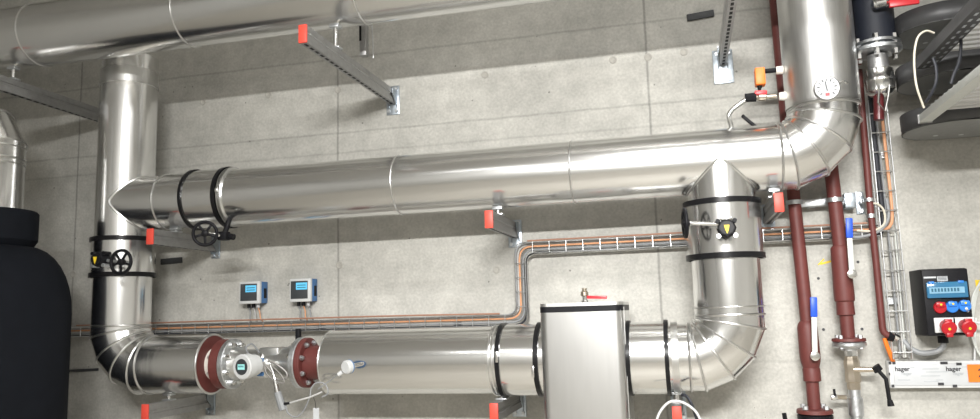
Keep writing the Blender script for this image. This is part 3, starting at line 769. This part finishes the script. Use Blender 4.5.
q2 = at(869,200,.09); MB().ring((q2.x,q2.y,q2.z),(0,0,1),.017,.024,.016,24).build('clamp', ZINC, t)
MB().bar((q.x,-.055,q.z),(q2.x-.02,q2.y,q2.z),.012,.012).build('arm', ZINC, t)
# thin red pipe
t = thing('red_pipe', 'thin red pipe running down beside the vertical wire tray', 'pipe', at(883,335,.09))
MB().tube(fillet([at(859,70,.09), at(869.5,200,.09), at(876,262,.09), at(883,334,.09), at(893,337,.09)], .03), .0155, 16).build('pipe', RUST, t)
for py, px in ((216,871),): MB().ring(at(px,py,.09),(0,0,1),.014,.022,.018,20).build('collar', ZINC, t)
MB().cyl(at(888,336,.09), at(894,338,.09), .021, .018, 8).build('elbow_nut', BLACK, t)
MB().cyl(at(893,335,.09), at(898,338,.085), .014, .016, 8).build('end_fitting', CHROME, t)

# dark pipe with flange and chrome valve at top right
DN = .30
t = thing('insulated_pipe', 'navy black insulated pipe with a flange at the top right', 'pipe', at(876,44,DN))
a = at(876,43,DN); MB().cyl((a.x,a.y,4.9), (a.x,a.y,a.z), .085, n=40).build('insulation', NAVY, t)
MB().lathe([(0,.08),(.004,.100),(.018,.102),(.022,.06),(.028,.06),(.030,.104),(.046,.104),(.050,.098),(.052,.05)], a+V((0,0,.0)), (0,0,-1), 44).build('flange', ZINC, t)
for k in range(6):
    q = a+V((math.cos(k*PI/3+.3)*.085, math.sin(k*PI/3+.3)*.085, .0)); MB().cyl(q+V((0,0,.018)), q+V((0,0,-.075)), .013, n=6).build('bolt', CHROME, t)
MB().cyl(a+V((0,0,-.06)), a+V((0,0,-.13)), .044, n=28).build('neck', ZINCD, t)
MB().lathe([(.125,.05),(.13,.060),(.165,.062),(.17,.066),(.185,.068),(.19,.064),(.23,.062),(.245,.045),(.25,.03)], a, (0,0,-1), 12).build('steel_valve', CHROME, t)
MB().cyl(a+V((-.012,.0,-.25)), (a.x-.02,a.y,a.z-.36), .022, .022, 28).build('red_lower_pipe', RUST2, t)
MB().tube([a+V((-.02,-.07,-.22)), a+V((-.035,-.08,-.30)), a+V((-.01,-.075,-.34)), a+V((.01,-.07,-.27)), a+V((.02,-.07,-.22))], .005, 8).build('chain', CHROME, t)
b = at(880,3,DN+.12); MB().lathe([(-.03,.018),(-.02,.026),(.02,.026),(.03,.018)], b, (1,0,.1), 12).build('sampling_cock', CHROME, t)
MB().cyl(b, (b.x-.02,a.y-.06,b.z), .014).build('cock_stem', CHROME, t)
MB().bar(at(889,4,DN+.14), at(919,0,DN+.14), .016, .035, (0,0,1)).build('red_lever', RED, t, bevel=.004)

# ------------------------------------------------------------------ gauge and pressure switch on the right riser
q = at(827,88,.64); t = thing('dial_gauge', 'round white dial gauge on the right riser above the bend', 'gauge', q)
ax = V((0,-1,-.08)).normalized(); gx = V((1,0,0)); gu = V((0,-.08,1)).normalized()
MB().lathe([(-.028,.040),(-.024,.050),(0,.052),(.005,.048),(.005,.045),(-.001,.044)], q, ax, 40, cap=True).build('case', ZINCD, t)
f_ = MB().lathe([(-.002,.0455),(.0015,.0455)], q, ax, 40).build('dial_face', DIALW, t)
tk = MB()
for k in range(11):
    a = math.radians(225-27*k); d = gx*math.cos(a)+gu*math.sin(a); c = q+ax*.0018+d*.034
    tk.bar(c-d*.005, c+d*.005, .0022 if k % 2 else .004, .0006, ax)
tk.build('tick_marks', INK, f_)
MB().bar(q+ax*.003-gu*.012, q+ax*.003+gu*.028-gx*.006, .0035, .001, ax).build('needle', INK, f_)
plaque(f_, 'red_square', q+ax*.0016-gu*.027, gx, gu, .016, .012, .001, RED)
MB().cyl(q-ax*.02, (q.x,YP-.14,q.z+.004), .012).build('stem', CHROME, t)
MB().tube([at(838,84,.60), at(843,81,.59), at(847,83,.57)], .006, 8).build('bleed_stub', CHROME, t)
t = thing('pressure_switch', 'orange pressure switch on a black rod left of the right riser', 'switch', at(759,78,.40))
MB().box2((at(754,69,.40).x,-.43,at(759,86,.40).z),(at(764.2,69,.40).x,-.37,at(759,69,.40).z)).build('housing', ORANGE, t, bevel=.005)
MB().cyl(at(763,71.5,.40), at(778,70,.39), .011, n=12).build('rod', BLACK, t)
MB().cyl(at(776,70.5,.39), at(783,70,.39), .018, .020, 12).build('fitting', FELT, t)
MB().cyl(at(759.5,86,.40), at(759.5,90,.40), .012, .007, 12).build('plug', BLACK, t)
t = thing('ball_valve', 'small valve with red lever and black nut left of the right riser', 'valve', at(767,97,.40))
MB().bar(at(754.5,93,.41), at(767,92.5,.41), .016, .020, (0,0,1)).build('lever', RED, t, bevel=.004)
MB().lathe([(0,.012),(.02,.014),(.025,.018),(.055,.018),(.06,.012),(.10,.012)], at(753,97.5,.40), at(781,96,.39)-at(753,97.5,.40), 12).build('body', BRASS, t)
MB().cyl(at(745,98,.40), at(756,97,.40), .020, .022, 8).build('nut', BLACK, t)
MB().cyl(at(779,96.5,.39), at(786,96,.39), .018, .022, 12).build('fitting', FELT, t)
MB().tube(smooth([at(747,98.5,.40), at(741,103,.40), at(733,109,.40), at(728.5,116,.40), at(731,126,.39), at(733,140,.38)]), .011, 12).build('braided_hose', CHROME, t)
t = thing('lever_handle', 'short black lever behind the long middle pipe beside the braided hose', 'lever', at(748,121,.25))
MB().bar(at(742,115.5,.25), at(757,128,.25), .014, .022, (0,-1,0)).build('lever', BLACK, t, bevel=.003)

# ------------------------------------------------------------------ socket box
d = .19
a, b = at(920.5,270,d), at(974,336,d); zt = at(947,268.3,d).z; zb = at(947,336,d).z
t = thing('socket_box', 'black power distribution box with red and blue sockets at right', 'socket box', ((a.x+b.x)/2,0,zb))
bx0, bx1 = a.x, b.x; wd = bx1-bx0; ht = zt-zb; cx = (bx0+bx1)/2
MB().prism([(bx0,0,zb),(bx0,-d+.02,zb),(bx0+.004,-d,zb+.004),(bx0+.004,-d,zt-.004),(bx0,-d+.02,zt),(bx0,0,zt)],(wd,0,0)).build('casing', BLACK, t, bevel=.004)
def bxp(u, v): return V((bx0+u*wd, -d, zt-v*ht))
def bpl(name, u0, v0, u1, v1, th, m, parent=t, bev=.002, y=0):
    A, B = bxp(u0,v0), bxp(u1,v1); return MB().box2((A.x,-d-y,A.z),(B.x,-d-y-th,B.z)).build(name, m, parent, bevel=bev)
wn = bpl('window_cover', .07,.20,.96,.44, .018, SMOKED, bev=.005)
bk_ = bpl('breaker_row', .12,.28,.88,.37, .002, BREAK, wn, 0, .018)
for k in range(9): bpl('breaker', .16+k*.07,.295,.20+k*.07,.345, .003, SCRDARK, bk_, 0, .0195)
bpl('window_hinge', .12,.19,.24,.225, .022, BLUESOCK, wn); bpl('window_hinge', .76,.19,.88,.225, .022, BLUESOCK, wn)
bpl('label_strip', .05,.115,.32,.14, .001, LABELW, bev=0)
lb = bpl('label_strip', .34,.115,.57,.19, .001, GREYINK, bev=0)
for k in range(3): bpl('label_line', .36,.125+k*.02,.55,.132+k*.02, .0004, INK, lb, 0, .001)
def schuko(u, v, m):
    o = bxp(u,v); s = MB().lathe([(0,.026),(.012,.026),(.016,.023)], o, (0,-1,-.15), 24).build('socket', m, t)
    MB().box(o+V((0,-.014,.012)),(.038,.02,.022)).build('hinged_lid', m, s, bevel=.005)
    MB().cyl(o+V((0,-.024,.012)), o+V((0,-.027,.012)), .0045, n=12).build('mark', YELLOW, s)
schuko(.33,.575,REDSOCK); schuko(.59,.57,BLUESOCK); schuko(.86,.56,BLUESOCK)
def cee(u, v, sc, ang):
    o = bxp(u,v); s = MB().box(o+V((0,-.005,0)),(.086,.010,.066)).build('socket', WHITE, t, bevel=.003)
    ax = V((ang,-1,-.25)).normalized()
    MB().lathe([(0,.024),(.03,.026),(.034,.030),(.050,.031),(.054,.026)], o+V((0,-.008,0)), ax, 28).build('hinged_lid', REDSOCK, s)
    MB().box(o+ax*.045+V((0,-.006,-.030)),(.026,.024,.020)).build('latch', REDSOCK, s, bevel=.004)
    MB().box(o+ax*.045+V((0,-.006,.031)),(.030,.024,.014)).build('hinge', REDSOCK, s, bevel=.004)
    MB().cyl(o+ax*.06, o+ax*.064, .0055, n=12).build('mark', YELLOW, s)
cee(.40,.84,1,.0); cee(.80,.84,1,.1)
MB().cyl((cx,-.08,zb),(cx,-.08,zb-.035),.022,n=12).build('cable_gland', BLACK, t)
cable('grey hose cable curving under the socket box to the tray', [(cx,-.08,zb-.03),(cx-.002,-.08,zb-.05),(cx-.03,-.075,zb-.073),(cx-.09,-.07,zb-.080),(cx-.13,-.06,zb-.06),(cx-.16,-.05,zb-.02)], .0125, GREYCAB, name='hose_cable')
pl = bxp(.87,.60)
cable('white cable plugged into the right blue socket', [pl+V((0,-.02,0)), at(972,320,.12), at(979,323,.12), at(990,324,.11)], .006, WHITE)
G = 'loose white cable loops beside the socket box'
for k in range(4):
    o = .006*k
    cable('loose white cable hanging in loops right of the socket box', [at(984-k,272+3*k,.03+o), at(976-k*1.2,298,.03+o), at(973-k*.8,325,.03+o), at(978-k,352-2*k,.03+o), at(988-k,362,.03+o)], .0045, WHITEG, group=G)
cable('single white cable dropping to the white trunking', [at(976,318,.03), at(975,340,.04), at(974.5,362,.04)], .0045, WHITE)
t = thing('warning_sticker', 'yellow sticker at the right edge above the cable loops', 'sticker', at(979,285,.0))
a, b = at(975,280,.0), at(996,290,.0); MB().box2((a.x,0,a.z),(b.x,-.003,b.z)).build('label', YELLOW, t)

# ------------------------------------------------------------------ white trunking
ta, tb = at(888,361,.06), at(980,388,.06); tz1 = (at(888,361,.06).z+at(980,361,.06).z)/2; tz0 = tz1-.121
tx1 = tb.x+.55
t = thing('cable_trunking', 'white cable trunking still in its printed protective film', 'trunking', (ta.x,0,tz0))
MB().box2((ta.x,0,tz0),(tx1,-.06,tz1)).build('body', WHITE, t, bevel=.003)
MB().box2((ta.x+.018,-.06,tz0+.012),(tx1,-.064,tz1-.012)).build('cover', LABELW, t, bevel=.003)
def tp(px, py): q = at(px, py, .065); return V((q.x,-.0648,q.z))
for px, py in ((895,371),(946,371)): lettering('hager', .028, tp(px,py), (1,0,0), (0,0,1), INK, t)
for px, py in ((901.5,375),(953,375)): lettering('hager', .020, tp(px,py), (1,0,0), (0,0,1), GREYINK, t)
for px, py, l_ in ((910,367.5,.02),(962,367,.02),(922,369,.07),(926,372,.09),(921,376,.08),(924,381.5,.06),(936,380,.03),(898,380,.05)):
    q = tp(px,py); MB().box2((q.x,-.064,q.z-.002),(q.x+l_,-.0646,q.z+.002)).build('fine_print', GREYINK, t)
for px, py, w_ in ((890,363,.012),(894,363,.014),(944,363,.03),(959,364,.022),(941,384,.024),(955,386,.018),(893,386,.012),(889.5,374,.006)):
    q = tp(px,py); MB().box((q.x,-.0645,q.z),(w_,.002,.012)).build('film_scrap', INK, t)
q0, q1 = at(967,364.5,.068), at(992,382,.068)
s = MB().box2((q0.x,-.066,q0.z),(q1.x,-.069,q1.z)).build('orange_label', ORANGE, t)
for dz in (.012,.040):
    c = V((q0.x+.062,-.0692,q1.z+dz+.010)); MB().tube([c+V((math.cos(a)*.018,0,math.sin(a)*.010)) for a in [PI*k/8 for k in range(-2,9)]], .0035, 6).build('printed_curve', INK, s)

# red handled valve and cables under the right bend
t = thing('white_cable_loop', 'white cable looped over the lower right bracket under the bend', 'cable', at(676,402,.54))
MB().tube(smooth([at(655,425,.56), at(660,412,.56), at(668,403,.56), at(676,401,.56), at(686,404,.56), at(696,412,.56), at(702,424,.56)]), .0055, 8).build('loop', WHITE, t)
cable('black cable hanging from the underside of the right bend', [at(682,395,.50), at(686,396,.52), at(691,403,.54), at(697,420,.54), at(699,432,.54)], .007, BLKCAB)

# ------------------------------------------------------------------ cable trays at top right
def deck(zv, label, lip):
    """rounded tray end seen from below"""
    y0, y1, x0 = -.10, -.50, at(905,126,.3).x-.012
    r = .19; n = 14
    pts = [V((2.6,y0,zv)), V((x0+r,y0,zv))]
    cy = (y0+y1)/2; hr = (y0-y1)/2
    for k in range(1, n): a = PI/2+PI*k/n; pts.append(V((x0+r+math.cos(a)*r, cy+math.sin(a)*hr, zv)))
    pts += [V((x0+r,y1,zv)), V((2.6,y1,zv))]
    t = thing('cable_tray', label, 'cable tray', (x0+.5,cy,zv), 'wide trays hanging at the top right')
    MB().prism(pts, (0,0,.004)).build('base', TRAYM, t)
    m = MB(); N_ = len(pts); cen = V((x0+r, cy, 0))
    m.add(pts+[p+V((0,0,lip)) for p in pts], [(i, i+1, N_+i+1, N_+i) for i in range(N_-1)])
    o = m.build('rim', TRAYD, t, sharp=30); sm = o.modifiers.new('solid', 'SOLIDIFY'); sm.thickness = .004
    for k in range(6):
        MB().cyl((x0+.16+k*.11,y0-.08-(.0 if k % 2 else .02),zv-.0006),(x0+.16+k*.11,y0-.08-(.0 if k % 2 else .02),zv+.001),.011,n=12).build('hole', LABELW, t)
    return x0
for zv, lab in ((2.44,'lowest of the wide grey trays at the top right'),(2.655,'middle one of the wide grey trays at the top right'),(2.88,'highest of the wide grey trays at the top right')):
    deck(zv, lab, .085)
pa = at(927,112,.55)
t = thing('tray_arm', 'pale grey support arm running towards the camera under the lowest wide tray', 'bracket', (pa.x,-.55,pa.z))
MB().box2((pa.x-.02,-.50,2.443),(pa.x+.030,-2.2,2.475)).build('arm', WHITEG, t, bevel=.003)
MB().box2((pa.x-.022,-.494,2.440),(pa.x+.032,-.50,2.478)).build('end_plate', ZINCD, t)
pb = at(925,64,.5)
t = thing('tray_arm', 'dark perforated support arm below the highest wide tray', 'bracket', (pb.x,-.5,pb.z))
hs = MB().box2((pb.x-.035,-.50,2.675),(pb.x+.030,-2.2,2.72)).mark(1)
for k in range(26): hs.box((pb.x-.012,-.53-k*.06,2.6745),(.010,.026,.001)); hs.box((pb.x+.016,-.53-k*.06,2.6745),(.010,.026,.001))
hs.build('arm', [TRAYD, ZINC], t)
G = 'parallel cables on the tray arms'
for k in range(7):
    cable('pale cable lying across the lower pale tray arm', [(pa.x+.036-.02,-.56-k*.055,2.4905),(1.6,-.56-k*.055,2.4905),(2.6,-.56-k*.055,2.4905)], .016, LTCAB, group='parallel cables on the lower tray arm')
    cable('pale grey cable lying across the upper dark tray arm', [(pb.x+.0,-.56-k*.06,2.737),(1.6,-.56-k*.06,2.737),(2.6,-.56-k*.06,2.737)], .017, LTCAB, group='parallel cables on the upper tray arm')
cable('cream cable looping down in front of the wide trays', [at(934,33,.7), at(926,31,.72), at(918,37,.74), at(914.5,52,.75), at(914.5,70,.75), at(917,88,.75), at(924,108,.72)], .0042, CREAM)
cable('left thin black cable hanging between the wide trays', [at(933,58,.8), at(936,68,.8), at(936,82,.8), at(931,94,.78), at(926,102,.75)], .006, BLKCAB)
cable('right thin black cable hanging between the wide trays', [at(960,30,.85), at(961,45,.85), at(959,62,.85), at(954,74,.85), at(951,84,.85)], .006, BLKCAB)

# ------------------------------------------------------------------ black tank at left
DT = .80
ax_ = at(-16,260,DT); TX = ax_.x
def rad(px, py): return abs(at(px,py,DT).x-TX)*.745
t = thing('storage_tank', 'black insulated tank standing at the left edge', 'tank', (TX,-DT,0))
zs = at(36,240,DT).z; zc = at(36,208,DT).z; zb_ = at(70,300,DT).z
rb, rc = rad(71,300), rad(37,215)
prof = [(0,rb*.98),(.02,rb),(zb_-.06,rb)]
for k in range(1,9):
    a = PI/2*k/8; prof.append((zb_-.06+(zs-zb_+.04)*math.sin(a), rc*.85+(rb-rc*.85)*math.cos(a)))
MB().lathe(prof, (TX,-DT,0),(0,0,1),64).build('body', TANKM, t)
MB().lathe([(zs-.06,rc*.82),(zs,rc*.97),(zs+.01,rc),(zc-.01,rc),(zc,rc*.97)], (TX,-DT,0),(0,0,1),56).build('collar', TANKM, t)
rp = rad(22.5,180); zq = at(22,145,DT).z; ze = at(22,120,DT).z
t = thing('insulated_pipe', 'steel clad pipe rising from the black tank at the left edge', 'pipe', (TX,-DT,zc))
b = bend((TX,-DT,ze),(0,0,1),(-1,0,0),.20,3)
m, rg = pipe([(TX,-DT,zc)]+b+[(TX-1.2,-DT,ze)], rp); m.build('jacket', STEELV, t, sharp=9)
for r in rg[1:-1]: bead(r, t, .0056)
for z in (zq, at(22,162,DT).z): MB().tube(circ((TX,-DT,z),(0,0,1),rp+.001), .004, 8, True).build('seam_ring', BEAD, t)
